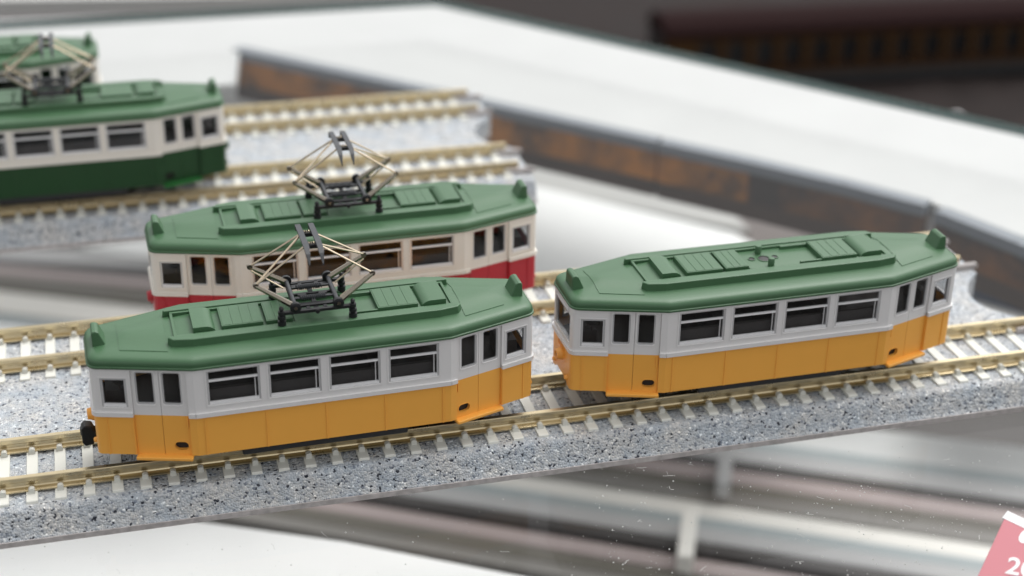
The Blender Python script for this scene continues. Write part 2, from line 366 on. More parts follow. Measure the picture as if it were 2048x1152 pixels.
board('white_card_reflection', [(1010, 358), (1470, 466), (1700, 600), (1000, 640), (900, 480)], 'white', -60, 'white reflection stand-in under the glass beside the red tram', 'sheet')
board('grey_card_reflection', [(1890, 572), (2300, 640), (2300, 745), (1900, 725)], 'midgrey', -74, 'grey reflection stand-in under the glass past the scalloped end of the front track', 'sheet')

# beyond the glass: lower level and railcar, shade put into their colours, pale ledge at the left
board('pale_ledge', [(-600, 10), (500, -8), (860, -30), (860, -160), (-600, -160)], 'ledge', -15.0, 'pale grey ledge beyond the back edge of the glass', 'ledge')
lo = MB(); 
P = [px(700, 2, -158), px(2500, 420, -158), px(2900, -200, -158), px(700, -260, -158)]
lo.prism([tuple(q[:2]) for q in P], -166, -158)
tag(lo.build('shade_dark_platform', mat('shade_dark_ballast', (0.026, 0.021, 0.020), 0.9, spec=0.05, noise=0.6, nscale=60)), 'lower platform with shade put into its colour, carrying the maroon railcar', 'platform')

def railcar():
    Z = -150.0; q_ = np.linalg.norm(px(1700, 140, Z) - CAM) / np.linalg.norm(px(1700, 140, -76) - CAM)
    A = px(1385, 158, Z); B = px(2048, 122, Z)
    d = (B - A)[:2]; ang = math.atan2(d[1], d[0]); k = np.linalg.norm(d) / 12.0
    r = empty('model_railcar', A[0], A[1], Z - 3 * q_, ang)
    n_ = 19; wlen = k * n_
    MR = mat('maroon_with_shade', (0.018, 0.008, 0.008), 0.8, spec=0.05); MO = mat('ochre_with_shade', (0.060, 0.030, 0.011), 0.6, noise=.2, spec=0.1); MW = mat('dark_glazing', (0.010, 0.010, 0.011), 0.3)  # gloom over the railcar is put into the maroon and ochre
    SCALE[:] = [1.0, q_, q_]
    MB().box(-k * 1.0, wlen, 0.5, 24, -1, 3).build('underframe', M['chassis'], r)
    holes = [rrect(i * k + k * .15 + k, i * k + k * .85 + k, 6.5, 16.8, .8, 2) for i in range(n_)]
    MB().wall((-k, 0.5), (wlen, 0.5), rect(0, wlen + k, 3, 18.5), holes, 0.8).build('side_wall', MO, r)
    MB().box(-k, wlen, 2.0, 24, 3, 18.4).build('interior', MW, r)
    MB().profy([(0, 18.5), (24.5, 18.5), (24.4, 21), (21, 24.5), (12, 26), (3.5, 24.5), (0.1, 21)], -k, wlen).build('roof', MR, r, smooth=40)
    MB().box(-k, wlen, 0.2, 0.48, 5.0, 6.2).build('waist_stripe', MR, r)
    SCALE[:] = [1.0, 1.0, 1.0]
    tag(r, 'maroon roofed ochre model railcar, darkened in colour for shade', 'model train')
railcar()
# dust and lint on the glass
def dust():
    mb = MB()
    for i in range(620):
        u, v = random.uniform(1180, 2048), random.uniform(880, 1152)
        if i > 420: u, v = random.uniform(650, 2048), random.uniform(880, 1152)
        if i > 590: u, v = random.uniform(0, 600), random.uniform(1080, 1152)
        p_ = px(u, v, 0.05); r = random.choice([.04, .05, .06, .06, .07, .12])
        if random.random() < 0.045:
            a_ = random.uniform(0, 6.28); pts = []; q = Vector((p_[0], p_[1], 0.06)); st = random.uniform(.12, .3)
            for k in range(6): pts.append(tuple(q)); a_ += random.uniform(-.7, .7); q = q + Vector((math.cos(a_) * st, math.sin(a_) * st, 0))
            mb.tube(pts, .03, 4)
        else:
            mb.lathe((p_[0], p_[1], 0.01), (0, 0, 1), [(0, r), (r * .8, r * .7), (r * 1.1, r * .2)], 5)
    o = mb.build('dust', mat('dust_white', (0.62, 0.62, 0.60), 0.9))
    tag(o, 'white dust specks and lint on the glass', 'dust', kind='stuff')
dust()

# ================================================================== track
RAILTOP = 6.6; TS = 3.6439; TIE_X0 = -0.4146; SP = 33.0
def bed_mesh(x0, x1, step, amp):
    # cross-section (y, z), front to back
    prof = [(-11.17, 0.02), (-11.15, 0.75), (-10.85, 0.95), (-9.45, 3.95), (-8.9, 4.35), (SP + 8.9, 4.35), (SP + 9.45, 3.95), (SP + 10.85, .95), (SP + 11.15, .75), (SP + 11.17, .02)]
    pts = []
    for (a, b_) in zip(prof[:-1], prof[1:]):
        ln = math.hypot(b_[0] - a[0], b_[1] - a[1]); k = max(1, int(ln / step))
        for i in range(k): t = i / k; pts.append((a[0] + (b_[0] - a[0]) * t, a[1] + (b_[1] - a[1]) * t))
    pts.append(prof[-1]); pts = np.array(pts)
    # outward normals
    tg = np.gradient(pts, axis=0); tg /= np.linalg.norm(tg, axis=1)[:, None] + 1e-9; nrm = np.stack([-tg[:, 1], tg[:, 0]], 1)
    nx = int((x1 - x0) / step); u = np.linspace(0, 1, nx)
    ye = pts[:, 0]; sc_ = np.clip(1 - ((ye - SP / 2) / 9.0) ** 2, 0, None) * 5.6      # scalloped ends between the tracks
    X = (x0 + sc_)[None, :] + u[:, None] * ((x1 - sc_) - (x0 + sc_))[None, :]
    # bumpy grit
    g = rng.random((nx, len(pts))); gg = g.copy()
    gg[1:-1, 1:-1] = (g[1:-1, 1:-1] * 2 + g[:-2, 1:-1] + g[2:, 1:-1] + g[1:-1, :-2] + g[1:-1, 2:]) / 6
    hgt = (gg - 0.5) * amp; hgt[:, :4] *= .3; hgt[:, -4:] *= .3
    hgt[0] = 0; hgt[-1] = 0
    Y = pts[None, :, 0] + nrm[None, :, 0] * hgt; Z = np.maximum(pts[None, :, 1] + nrm[None, :, 1] * hgt, 0.02)
    V = np.stack([X, Y, Z], -1).reshape(-1, 3); m = len(pts)
    i, j = np.meshgrid(np.arange(nx - 1), np.arange(m - 1), indexing='ij'); a = (i * m + j).ravel()
    F = np.stack([a, a + m, a + m + 1, a + 1], 1)[:, ::1]
    # end skirts down to the glass
    Vl = V.tolist(); Fl = F.tolist()
    for e, flip in ((0, False), (nx - 1, True)):
        base = len(Vl)
        for k in range(m): q = V[e * m + k]; Vl.append([q[0], pts[k, 0], 0.02])
        for k in range(m - 1):
            f = [e * m + k, e * m + k + 1, base + k + 1, base + k]; Fl.append(f[::-1] if flip else f)
    me = bpy.data.meshes.new('ballast_bed'); me.from_pydata((np.array(Vl) * MM).tolist(), [], Fl); me.materials.append(M['ballast'])
    me.polygons.foreach_set('use_smooth', [True] * len(me.polygons)); me.set_sharp_from_angle(angle=math.radians(60)); me.update()
    return me

def tie_mesh():
    mb = MB(); w0, w1 = .76, .72
    prof = [(-8.27, 4.2), (8.27, 4.2), (8.2, 4.62), (8.1, 4.7), (3.2, 4.7), (2.6, 4.62), (-2.6, 4.62), (-3.2, 4.7), (-8.1, 4.7), (-8.2, 4.62)]
    n_ = len(prof); b = len(mb.v)
    for s_ in (-1, 1):
        for y, z in prof: mb.v.append((s_ * (w0 if z < 4.3 else w1), y, z))
    mb.face([b + i for i in reversed(range(n_))]); mb.face([b + n_ + i for i in range(n_)])
    for i in range(n_): j = (i + 1) % n_; mb.face([b + i, b + j, b + n_ + j, b + n_ + i])
    return mb.build('tie', M['tie'], mesh_only=True)
def clip_mesh():
    mb = MB(); prof = []
    for k in range(7):
        a = math.pi * k / 6; prof.append((0.40 * math.cos(a), 5.18 + .28 * math.sin(a)))
    prof = [(-.42, 4.6), (.42, 4.6)] + prof
    mb.profx(prof, -.42, .42)
    for i, v in enumerate(mb.v):
        if v[2] > 5.2: mb.v[i] = (v[0], v[1] * .8, v[2])
    return mb.build('rail_clip', M['clip'], mesh_only=True, smooth=50)
def rail_profile():
    return [(-.95, 4.72), (.95, 4.72), (.95, 4.92), (.30, 5.12), (.22, 5.3), (.22, 5.8), (.40, 5.98), (.40, 6.5), (.33, 6.6),
            (-.33, 6.6), (-.40, 6.5), (-.40, 5.98), (-.22, 5.8), (-.22, 5.3), (-.30, 5.12), (-.95, 4.92)]
TIE, CLIP = tie_mesh(), clip_mesh()
def track(name, y0, x0, x1, step, amp, phase, label, group):
    r = empty(name, 0, y0, 0); tag(r, label, 'track', group)
    link('ballast_bed', bed_mesh(x0, x1, step, amp), r)
    for ya, yb in ((-11.30, -11.12), (SP + 11.12, SP + 11.30)):
        MB().box(x0 + .1, x1 - .1, ya, yb, 0.02, 0.80).build('bed_lip', M['lip'], r)
    for ty in (0, SP):
        for s_ in (-1, 1):
            rl = MB().profy(rail_profile(), x0 - .2, x1 - 2.2); ro = rl.build('rail', M['rail'], r); ro.location.y = (ty + s_ * 4.95) * MM
        for s_ in (-1, 1):
            jm = MB().profx([(-3.4, 4.4), (2.6, 4.4), (3.0, 4.9), (2.6, 5.5), (-3.0, 5.4), (-3.4, 5.0)], ty + s_ * 4.95 - 1.25, ty + s_ * 4.95 - .52)
            jo = jm.build('rail_joiner', M['joiner'], r, bevel=.15); jo.location.x = (x1 - 2.0) * MM
        k0 = math.ceil((x0 + 3 - TIE_X0) / TS); k1 = math.floor((x1 - 3.0 - TIE_X0 - phase) / TS)
        for k in range(k0, k1 + 1):
            t = link('tie', TIE, r); t.location = ((TIE_X0 + k * TS + (phase - 1.06 if ty else phase)) * MM, ty * MM, 0)
            for yc in (-6.1, -3.8, 3.8, 6.1):
                c = link('rail_clip', CLIP, t); c.location.y = yc * MM
    return r
TG = 'double track sections on the glass'
track('double_track', 0.0, -14.5, 155.6, 0.27, 0.32, 0.0, 'double track on speckled grey ballast carrying the orange and red trams', TG)
track('double_track', 92.0, -77.0, 93.0, 0.5, 0.24, 1.1, 'double track on speckled grey ballast carrying the two dark green trams', TG)

# ================================================================== trams
L, K, W, WE = 33.02, 18.92, 8.745, 4.635
ZB, ZBE, ZE = 2.88, 9.51, 17.85
TL = math.hypot(L - K, W - WE); TF = TL / (L - K)
def offs_plan(d, rc=1.5, rk=2.0, n=5):
    """plan outline moved inwards by d, end corners and kinks rounded"""
    base = [(-L, -WE), (-K, -W), (K, -W), (L, -WE), (L, WE), (K, W), (-K, W), (-L, WE)]
    N = len(base); out = []
    lines = []
    for i in range(N):
        a = Vector(base[i]); b_ = Vector(base[(i + 1) % N]); dr = (b_ - a).normalized(); nn = Vector((dr.y, -dr.x))
        lines.append((a - nn * d, dr))
    for i in range(N):
        (p, e), (q, f) = lines[i - 1], lines[i]
        den = e.x * f.y - e.y * f.x; t = ((q.x - p.x) * f.y - (q.y - p.y) * f.x) / den; c = p + e * t
        r = max(0.25, (rc if i in (0, 3, 4, 7) else rk) - d * .25)
        ang = e.angle(f); tl = r * math.tan(ang / 2); a0 = c - e * tl; nn = Vector((-e.y, e.x)); cen = a0 + nn * r
        for k in range(n):
            th = ang * k / (n - 1); v = a0 - cen; out.append(cen + Vector((v.x * math.cos(th) - v.y * math.sin(th), v.x * math.sin(th) + v.y * math.cos(th))))
    return out

def facets():
    """the eight plan lines, counter-clockwise: name, A, B, map from |x| (or y) to distance along the line"""
    F = []
    def tap(A, B, from_end): return ('taper', A, B, (lambda x: (L - x) * TF) if from_end else (lambda x: (x - K) * TF))
    F.append(tap((-L, -WE), (-K, -W), True))
    F.append(('side', (-K, -W), (K, -W), lambda x: x + K))
    F.append(tap((K, -W), (L, -WE), False))
    F.append(('end', (L, -WE), (L, WE), lambda y: y + WE))
    F.append(tap((L, WE), (K, W), True))
    F.append(('side', (K, W), (-K, W), lambda x: x + K))
    F.append(tap((-K, W), (-L, WE), False))
    F.append(('end', (-L, WE), (-L, -WE), lambda y: y + WE))
    return F
def srt(a, b_): return (a, b_) if a < b_ else (b_, a)
def ring(mb, A, B, u0, u1, z0, z1, wd, t, off, r=0.0, m=0, sill=None):
    sill = wd if sill is None else sill
    o_ = rrect(u0, u1, z0, z1, r) if r else rect(u0, u1, z0, z1)
    i_ = rrect(u0 + wd, u1 - wd, z0 + sill, z1 - wd, max(.1, r - wd)) if r else rect(u0 + wd, u1 - wd, z0 + sill, z1 - wd)
    mb.wall(A, B, o_, [i_], t, m, off=off)

def helix(x0, x1, y, z, r, turns):
    return [(x0 + (x1 - x0) * k / (turns * 8), y + r * math.cos(k * math.pi / 4), z + r * math.sin(k * math.pi / 4)) for k in range(turns * 8 + 1)]

def pantograph(root):
    fr = MB()                                        # black base frame
    for y in (-4.3, 4.3): fr.box(-5.6, 5.6, y - .32, y + .32, 22.0, 22.5)
    for x in (-3.15, 3.15): fr.box(x - .3, x + .3, -4.6, 4.6, 22.3, 22.9)
    for y in (-2.9, 2.9): fr.box(-3.2, 3.2, y - .45, y + .45, 22.25, 22.65)
    fr.box(-3.2, 3.2, -.75, -.35, 22.2, 22.6); fr.box(-3.2, 3.2, .35, .75, 22.2, 22.6)
    for x in (-1.5, 1.6): fr.box(x - .65, x + .65, -.35, .35, 22.3, 22.75); 
    for x in (-1.2, 1.3): fr.box(x - .28, x + .28, -4.3, -2.4, 22.1, 22.5); fr.box(x - .28, x + .28, 2.4, 4.3, 22.1, 22.5)
    fr.box(-.35, .35, -4.3, 4.3, 22.0, 22.35); fr.lathe((0, -4.5, 22.1), (0, -1, 0), [(0, .34), (.3, .34)], 10)
    p_ = fr.build('pantograph', M['black'], root, bevel=.06)
    for x in (-5.25, 5.25):
        for y in (-4.3, 4.3):
            MB().lathe((x, y, 20.45), (0, 0, 1), [(-.6, .62), (.55, .62), (.6, .36), (.85, .36), (.9, .58), (1.35, .58), (1.42, .36), (1.6, .36), (1.62, .5), (2.15, .5), (2.2, .26), (2.5, .26), (2.52, .36), (2.8, .3), (2.95, .12)], 12).build('insulator', M['black'], p_, smooth=40)
    for x in (-3.15, 3.15):
        for y in (-1, 1):
            MB().lathe((x, y * 4.0, 23.0), (0, y, 0), [(0, .82), (.55, .82), (.62, .7)], 14).lathe((x, y * 4.6, 23.0), (0, y, 0), [(0, .3), (.12, .28)], 8, 1).build('pivot_disc', [M['black'], M['steel']], p_, smooth=40)
        MB().tube([(x, -4.0, 23.0), (x, 4.0, 23.0)], .36, 8).build('pivot_shaft', M['slate'], p_, smooth=50)
    for y in (-1.7, 1.7):
        MB().tube(helix(-2.0, 1.8, y, 23.0, .36, 13), .105, 5).tube([(-3.0, y, 23.0), (-2.0, y, 23.0)], .13, 6).tube([(1.8, y, 23.0), (3.0, y, 23.0)], .13, 6).build('spring', M['slate'], p_, smooth=60)
    for sx in (-1, 1):
        for sy in (-1, 1):
            a = Vector((sx * 3.3, sy * 3.9, 23.0)); e = Vector((sx * 8.65, sy * 3.05, 26.65)); d = e - a
            mb = MB(); mb.tube([a, a + d * .25, a + d * .85, e], [.36, .33, .27, .24], 6, flat=1.4)
            q = e + Vector((-sx * .1, 0, 0)); mb.lathe(q + Vector((0, -.22, 0)), (0, 1, 0), [(0, .42), (.44, .42)], 10)
            mb.build('lower_arm', M['steel'], p_, smooth=40)
            MB().tube([e + Vector((-sx * .2, -sy * .5, -.4)), Vector((sx * 3.9, sy * 2.2, 22.9))], .15, 6).build('lower_rod', M['brass'], p_, smooth=60)
            MB().tube([e, (sx * 1.05, sy * 2.0, 31.75)], .165, 6).build('upper_arm', M['brass'], p_, smooth=60)
        s2 = -1 if sx < 0 else 1
        MB().tube([(sx * 8.6, s2 * 3.05, 26.75), (sx * 1.1, -s2 * 1.7, 31.7)], .175, 6).build('brace_rod', M['brass'], p_, smooth=60)
    for x in (-.98, .98):
        mb = MB(); P = [(5.9, 30.7, .10), (5.1, 31.75, .3), (4.4, 32.25, .40), (2, 32.32, .42), (-2, 32.32, .42), (-3.5, 32.2, .40), (-4.4, 31.6, .32), (-5.5, 30.4, .08)]
        b = len(mb.v)
        for (y, z, hw) in P: mb.v += [(x - hw, y, z), (x + hw, y, z), (x + hw, y, z - .3), (x - hw, y, z - .3)]
        for i in range(len(P) - 1):
            for k in range(4): k2 = (k + 1) % 4; mb.face([b + i * 4 + k, b + i * 4 + k2, b + (i + 1) * 4 + k2, b + (i + 1) * 4 + k])
        mb.face([b + 3, b + 2, b + 1, b]); e = b + (len(P) - 1) * 4; mb.face([e, e + 1, e + 2, e + 3])
        mb.build('contact_strip', M['slate'], p_)
    for y in (-1.9, 2.0):
        MB().box(-.95, .95, y - .42, y + .42, 31.4, 31.95).tube(helix(-.5, .5, y, 32.05, .25, 3), .07, 5, 1).build('head_block', [M['black'], M['brass']], p_, smooth=50)
    p_.location.z = 0.42 * MM
    return p_

ROOF_STEPS = [(.35, 17.62), (-.25, 17.62), (-.30, 17.72), (-.28, 17.92), (-.12, 18.0), (-.12, 18.4), (-.04, 18.75), (.16, 19.03), (.48, 19.24), (.95, 19.38), (1.6, 19.46), (2.4, 19.53), (3.4, 19.64), (4.5, 19.92), (5.6, 20.2)]
def roof_z(x, y):
    x, y = abs(x), abs(y); t = Vector((L - K, WE - W)).normalized()
    d = min(W - y, L - x, (K - x) * t.y * -1 * -1 + (W - y) * t.x if False else ((x - K) * t.y - (y - W) * t.x))
    z = 20.2
    for (d0, z0), (d1, z1) in zip(ROOF_STEPS[5:-1], ROOF_STEPS[6:]):
        if d0 <= d <= d1: z = z0 + (z1 - z0) * (d - d0) / (d1 - d0)
    return z
def roof(root, panto):
    mb = MB(); rings = []
    for d, z in ROOF_STEPS:
        pl_ = offs_plan(d, 1.7, 3.0); rings.append([mb.vert((q.x, q.y, z)) for q in pl_])
    N = len(rings[0])
    for a, b_ in zip(rings[:-1], rings[1:]):
        for i in range(N): j = (i + 1) % N; mb.face([a[i], a[j], b_[j], b_[i]])
    mb.face(rings[-1]); mb.face(rings[0][::-1])
    rf = mb.build('roof', M['roof'], root, smooth=35)
    R_ = M['roof']
    for s_ in (-1, 1):                                # running boards
        def poly_(o, xe):
            q = [(-xe, 3.8), (xe, 3.8), (xe + .15, 4.1), (xe - .5, 4.9 + o), (18.2, 5.4 + o), (-18.2, 5.4 + o), (-xe + .5, 4.9 + o), (-xe - .15, 4.1)]
            return q if s_ > 0 else [(x, -y) for x, y in q[::-1]]
        MB().prism(poly_(.1, 21.7), 19.2, 20.82, 0, poly_(0, 21.5)).build('running_board', R_, rf, bevel=.12)
        MB().box(-20.7, 20.7, min(s_ * 3.3, s_ * 3.76), max(s_ * 3.3, s_ * 3.76), 19.6, 20.6).build('inner_strip', R_, rf, bevel=.05)
        sx = s_
        MB().box(min(sx * 20.35, sx * 20.75), max(sx * 20.35, sx * 20.75), -3.75, 3.75, 19.5, 20.55).build('cross_strip', R_, rf, bevel=.05)
        # thin raised panel that follows the roof
        pm = MB(); n_ = 10; g = {}
        for i in range(n_ + 1):
            for k in range(n_ + 1):
                x = 21.9 + 6.6 * i / n_; hw = 5.9 - 2.0 * i / n_; y = -hw + 2 * hw * k / n_
                g[i, k] = pm.vert((sx * x, y, roof_z(x, y) + .09))
        lowv = {q: pm.vert((pm.v[g[q]][0], pm.v[g[q]][1], pm.v[g[q]][2] - .3)) for q in g}
        def qf(ids): pm.face(ids if sx > 0 else ids[::-1])
        for i in range(n_):
            for k in range(n_): qf([g[i, k], g[i + 1, k], g[i + 1, k + 1], g[i, k + 1]])
        for i in range(n_):
            qf([g[i + 1, 0], g[i, 0], lowv[i, 0], lowv[i + 1, 0]]); qf([g[i, n_], g[i + 1, n_], lowv[i + 1, n_], lowv[i, n_]])
            qf([g[0, i], g[0, i + 1], lowv[0, i + 1], lowv[0, i]]); qf([g[n_, i + 1], g[n_, i], lowv[n_, i], lowv[n_, i + 1]])
        pm.build('roof_panel', R_, rf, smooth=40)
        # end lamp box
        pr = [(30.1, 19.1), (32.15, 18.9), (32.15, 21.35), (32.0, 21.65), (31.55, 21.7), (31.1, 21.5)]
        if sx < 0: pr = [(-x, z) for x, z in pr[::-1]]
        lb = MB().profx(pr, -1.8, 1.8)
        for i, v in enumerate(lb.v):
            if v[2] > 21: lb.v[i] = (v[0], v[1] * .86, v[2])
        bo = lb.build('end_lamp_box', R_, rf, bevel=.14)
    def curved(x0, x1, left):                         # hatch with one rounded flank
        pr = [(x0, 19.7), (x1, 19.7)]
        arc = [(math.sin(math.radians(a)), math.cos(math.radians(a))) for a in range(0, 91, 15)]
        wd = 1.5; hh = 1.1; zb = 20.15
        if left: pr += [(x1, zb + hh)] + [(x0 + wd - wd * s, zb + hh * c) for s, c in arc]
        else: pr += [(x1 - wd + wd * s, zb + hh * c) for s, c in arc][::-1] + [(x0, zb + hh)]
        MB().profx(pr, -3.0, 3.0).build('roof_hatch', R_, rf, smooth=30)
    curved(-17.9, -14.7, False); curved(15.9, 19.7, True)
    for x0, x1, n_ in ((-13.8, -7.75, 4), (-7.3, -3.4, 3), (9.3, 15.4, 4)):
        mb = MB(); mb.box(x0, x1, -3.0, 3.0, 19.7, 21.02); st = (x1 - x0 - .3) / n_
        for k in range(n_): mb.box(x0 + .15 + k * st + .025, x0 + .15 + (k + 1) * st - .025, -2.82, 2.82, 20.9, 21.08)
        mb.build('roof_hatch', R_, rf, bevel=.05)
    mb = MB(); mb.box(5.5, 9.3, -3.0, -2.65, 19.7, 20.75); mb.box(4.6, 9.3, 2.65, 3.0, 19.7, 20.75); mb.build('tray_edge', R_, rf, bevel=.05)
    MB().box(-3.1, -2.8, -3.0, 3.0, 19.7, 20.42).build('cross_strip', R_, rf)
    if not panto:
        for x, y in ((.55, 2.25), (.75, -2.3)): MB().lathe((x, y, 20.0), (0, 0, 1), [(0, .52), (1.5, .52), (1.6, .45)], 14).build('mount_pin', R_, rf, smooth=40)
        for x, y, r in ((-1.35, .45, .5), (.65, .15, .95), (2.6, .35, .5)):
            n_ = 18; mb = MB()
            for rr, z in ((r + .16, 20.15), (r + .12, 20.32), (r, 20.32), (r, 20.215)):
                for k in range(n_): a = 2 * math.pi * k / n_; mb.v.append((x + rr * math.cos(a), y + rr * math.sin(a), z))
            for i in range(3):
                for k in range(n_): k2 = (k + 1) % n_; mb.face([i * n_ + k, i * n_ + k2, (i + 1) * n_ + k2, (i + 1) * n_ + k])
            mb.face([3 * n_ + k for k in range(n_)], 1)
            mb.build('mount_hole', [R_, M['dark']], rf)
    return rf

def tram(name, x, y, rz, low, up, step, panto, label, group, couplers=()):
    root = empty(name, x, y, RAILTOP, rz); tag(root, label, 'model tram', group)
    LO, UP = M[low], M[up]
    lower, upper, belt, ribs = MB(), MB(), MB(), MB()
    F = facets()
    for kind, A, B, mp in F:
        ln = (Vector(B) - Vector(A)).length
        if kind == 'side':
            lower.wall(A, B, rect(0, ln, ZB, ZBE), (), .7, 0, 1)
            holes = []
            for i in range(4):
                c = mp((i - 1.5) * 8.838); holes.append(rect(c - 3.81, c + 3.81, 11.35, 17.19))
            upper.wall(A, B, rect(0, ln, ZBE, ZE), holes, .6, 0, 1)
            for h_ in holes:
                u0, u1 = h_[0][0], h_[1][0]
                ring(upper, A, B, u0 - .22, u1 + .22, 11.10, 17.36, .2, .2, .07, sill=.22)
                f_ = MB(); ring(f_, A, B, u0 + .01, u1 - .01, 11.36, 17.18, .30, .45, -.10, sill=.42)
                f_.wall(A, B, rect(u0 + .3, u1 - .3, 15.20, 15.52), (), .3, 1, off=-.14); f_.wall(A, B, rect(u0 + .25, u1 - .25, 11.42, 11.80), (), .4, 1, off=-.06)
                f_.wall(A, B, rect(u1 - .80, u1 - .62, 11.7, 15.25), (), .1, off=-.28)
                wo = f_.build('window', [M['frame'], M['sill']], root)
                MB().wall(A, B, rect(u0 + .28, u1 - .28, 11.7, 16.95), (), .12, off=-.32).build('pane', M['pane'], wo)
            belt.wall(A, B, rect(0, ln, ZBE + .02, 10.22), (), .7, off=.30)
            for xx in (-17.7, -8.84, 0, 8.84, 17.7): ribs.wall(A, B, rect(mp(xx) - .10, mp(xx) + .10, ZB, ZBE), (), .2, off=.10)
        elif kind == 'taper':
            e0, e1 = srt(mp(L), mp(27.55)); k0, k1 = srt(mp(19.9), mp(K)); d0, d1 = srt(mp(27.55), mp(19.9)); c0, c1 = srt(mp(31.74), mp(28.14))
            rc_ = .75
            ee0, ee1 = (e0 + rc_, e1) if e0 < .01 else (e0, e1 - rc_)
            lower.wall(A, B, rect(ee0, ee1, ZB, ZBE), (), .7, 0, 1); lower.wall(A, B, rect(k0, k1, ZB, ZBE), (), .7, 0, 1)
            u0, u1 = (rc_, ln) if e0 < .01 else (0, ln - rc_)
            out = [(u0, ZBE), (d0, ZBE), (d0, 17.3), (d1, 17.3), (d1, ZBE), (u1, ZBE), (u1, ZE), (u0, ZE)]
            upper.wall(A, B, out, [rect(c0, c1, 11.04, 16.02)], .6, 0, 1)
            ring(upper, A, B, c0 - .2, c1 + .2, 10.82, 16.18, .18, .2, .07)
            f_ = MB(); ring(f_, A, B, c0 + .01, c1 - .01, 11.05, 16.01, .34, .45, -.08, sill=.5)
            f_.wall(A, B, rect(c0 + .25, c1 - .25, 11.12, 11.56), (), .4, 1, off=-.05)
            wo = f_.build('cab_window', [M['frame'], M['sill']], root)
            MB().wall(A, B, rect(c0 + .3, c1 - .3, 11.45, 15.75), (), .12, off=-.3).build('pane', M['pane'], wo)
            belt.wall(A, B, rect(ee0, ee1, ZBE + .02, 10.22), (), .7, off=.30); belt.wall(A, B, rect(k0, k1, ZBE + .02, 10.22), (), .7, off=.30)
            for xx in (31.35, 27.75): ribs.wall(A, B, rect(mp(xx) - .1, mp(xx) + .1, ZB, ZBE), (), .2, off=.10)
            # two door leaves in a shallow recess
            for (xa, xb, wa, wb) in ((19.93, 23.68, 20.71, 23.36), (23.74, 27.52, 24.40, 27.03)):
                a0, a1 = srt(mp(xa), mp(xb)); w0, w1 = srt(mp(wa), mp(wb))
                dm = MB(); dm.wall(A, B, rect(a0, a1, 9.62, 17.28), [rrect(w0, w1, 11.42, 17.0, .45)], .5, 0, 2, off=-.32)
                hl = []
                if xa < 20:
                    o0, o1 = srt(mp(20.35), mp(22.25)); hl = [rrect(o0, o1, 3.7, 5.05, .6)]
                dm.wall(A, B, rect(a0, a1, 2.62, 9.62), hl, .5, 1, 2, off=-.32)
                ring(dm, A, B, w0 - .22, w1 + .22, 11.2, 17.2, .2, .15, -.26, r=.55)
                if hl: ring(dm, A, B, o0 - .12, o1 + .12, 3.58, 5.17, .12, .12, -.27, r=.72, m=1)
                if xa < 20:
                    h0, h1 = srt(mp(20.12), mp(20.34)); dm.wall(A, B, rect(h0, h1, 7.7, 9.35), (), .2, 1, off=-.12)
                do = dm.build('door', [UP, LO, LO], root)
                fm = MB(); ring(fm, A, B, w0 + .01, w1 - .01, 11.43, 16.99, .2, .3, -.38, r=.42, sill=.26)
                fo = fm.build('window_frame', M['frame'], do)
                MB().wall(A, B, rrect(w0 + .1, w1 - .1, 11.5, 16.9, .35), (), .1, off=-.55).build('pane', M['pane'], do)
            s0, s1 = srt(mp(27.62), mp(19.72))
            sb = MB(); sb.wall(A, B, rect(s0, s1, 2.28, 2.82), (), 1.4, off=.72); sb.build('door_step', M[step], root, bevel=.12)
        else:
            r_ = .75
            lower.wall(A, B, [(r_, 3.0), (1.6, 3.0), (2.2, 3.7), (ln - 2.2, 3.7), (ln - 1.6, 3.0), (ln - r_, 3.0), (ln - r_, ZBE), (r_, ZBE)], (), .7, 0, 1)
            u0, u1 = mp(-3.65), mp(3.65)
            upper.wall(A, B, rect(r_, ln - r_, ZBE, ZE), [rrect(u0, u1, 11.0, 16.1, .3)], .6, 0, 1)
            ring(upper, A, B, mp(-2.9), mp(2.9), 16.35, 17.5, .16, .3, .14)
            f_ = MB(); ring(f_, A, B, u0 + .01, u1 - .01, 11.01, 16.09, .34, .45, -.1, r=.28)
            wo = f_.build('windscreen', M['frame'], root)
            MB().wall(A, B, rect(u0 + .3, u1 - .3, 11.3, 15.8), (), .12, off=-.3).build('pane', M['pane'], wo)
            belt.wall(A, B, rect(r_, ln - r_, ZBE + .02, 10.22), (), .7, off=.30)
            sx = 1 if A[0] > 0 else -1
            MB().lathe((sx * L, 0, 7.0), (sx, 0, 0), [(-.3, 1.0), (.35, 1.0), (.5, .92), (.95, .86), (.98, .6), (.7, .58)], 16).build('headlamp', LO, root, smooth=35)
            ho = MB().lathe((sx * (L + .62), 0, 7.0), (sx, 0, 0), [(0, .57), (.14, .5), (.2, .25)], 14).build('headlamp_lens', M['lens'], root, smooth=50)
            for yy in (-3.0, 3.0): MB().lathe((sx * (L - .1), yy, 4.3), (sx, 0, 0), [(0, .42), (.35, .42), (.55, .25)], 10).build('tail_lamp', LO, root, smooth=40)
            dg = MB()
            for k in range(4):
                y0 = -1.5 + k * .82; xs = srt(sx * (L - .1), sx * (L + .12))
                dg.box(*xs, y0, y0 + .16, 8.25, 9.05); dg.box(*xs, y0 + .16, y0 + .5, 8.9, 9.05) if k % 2 else dg.box(*xs, y0 + .16, y0 + .5, 8.25, 8.4)
                if k > 1: dg.box(*xs, y0 + .4, y0 + .55, 8.25, 9.05)
            dg.build('raised_number', LO, root)
            # knuckle coupler
            cp = MB(); cx = sx * L
            pr = [(cx - sx * 1.5, 3.0), (cx + sx * .2, 3.0), (cx + sx * .5, 2.1), (cx + sx * 1.7, 1.9), (cx + sx * 2.1, 2.5), (cx + sx * 2.1, 4.9), (cx + sx * 1.6, 5.5), (cx + sx * .5, 5.2), (cx + sx * .2, 4.3), (cx - sx * 1.5, 4.3)]
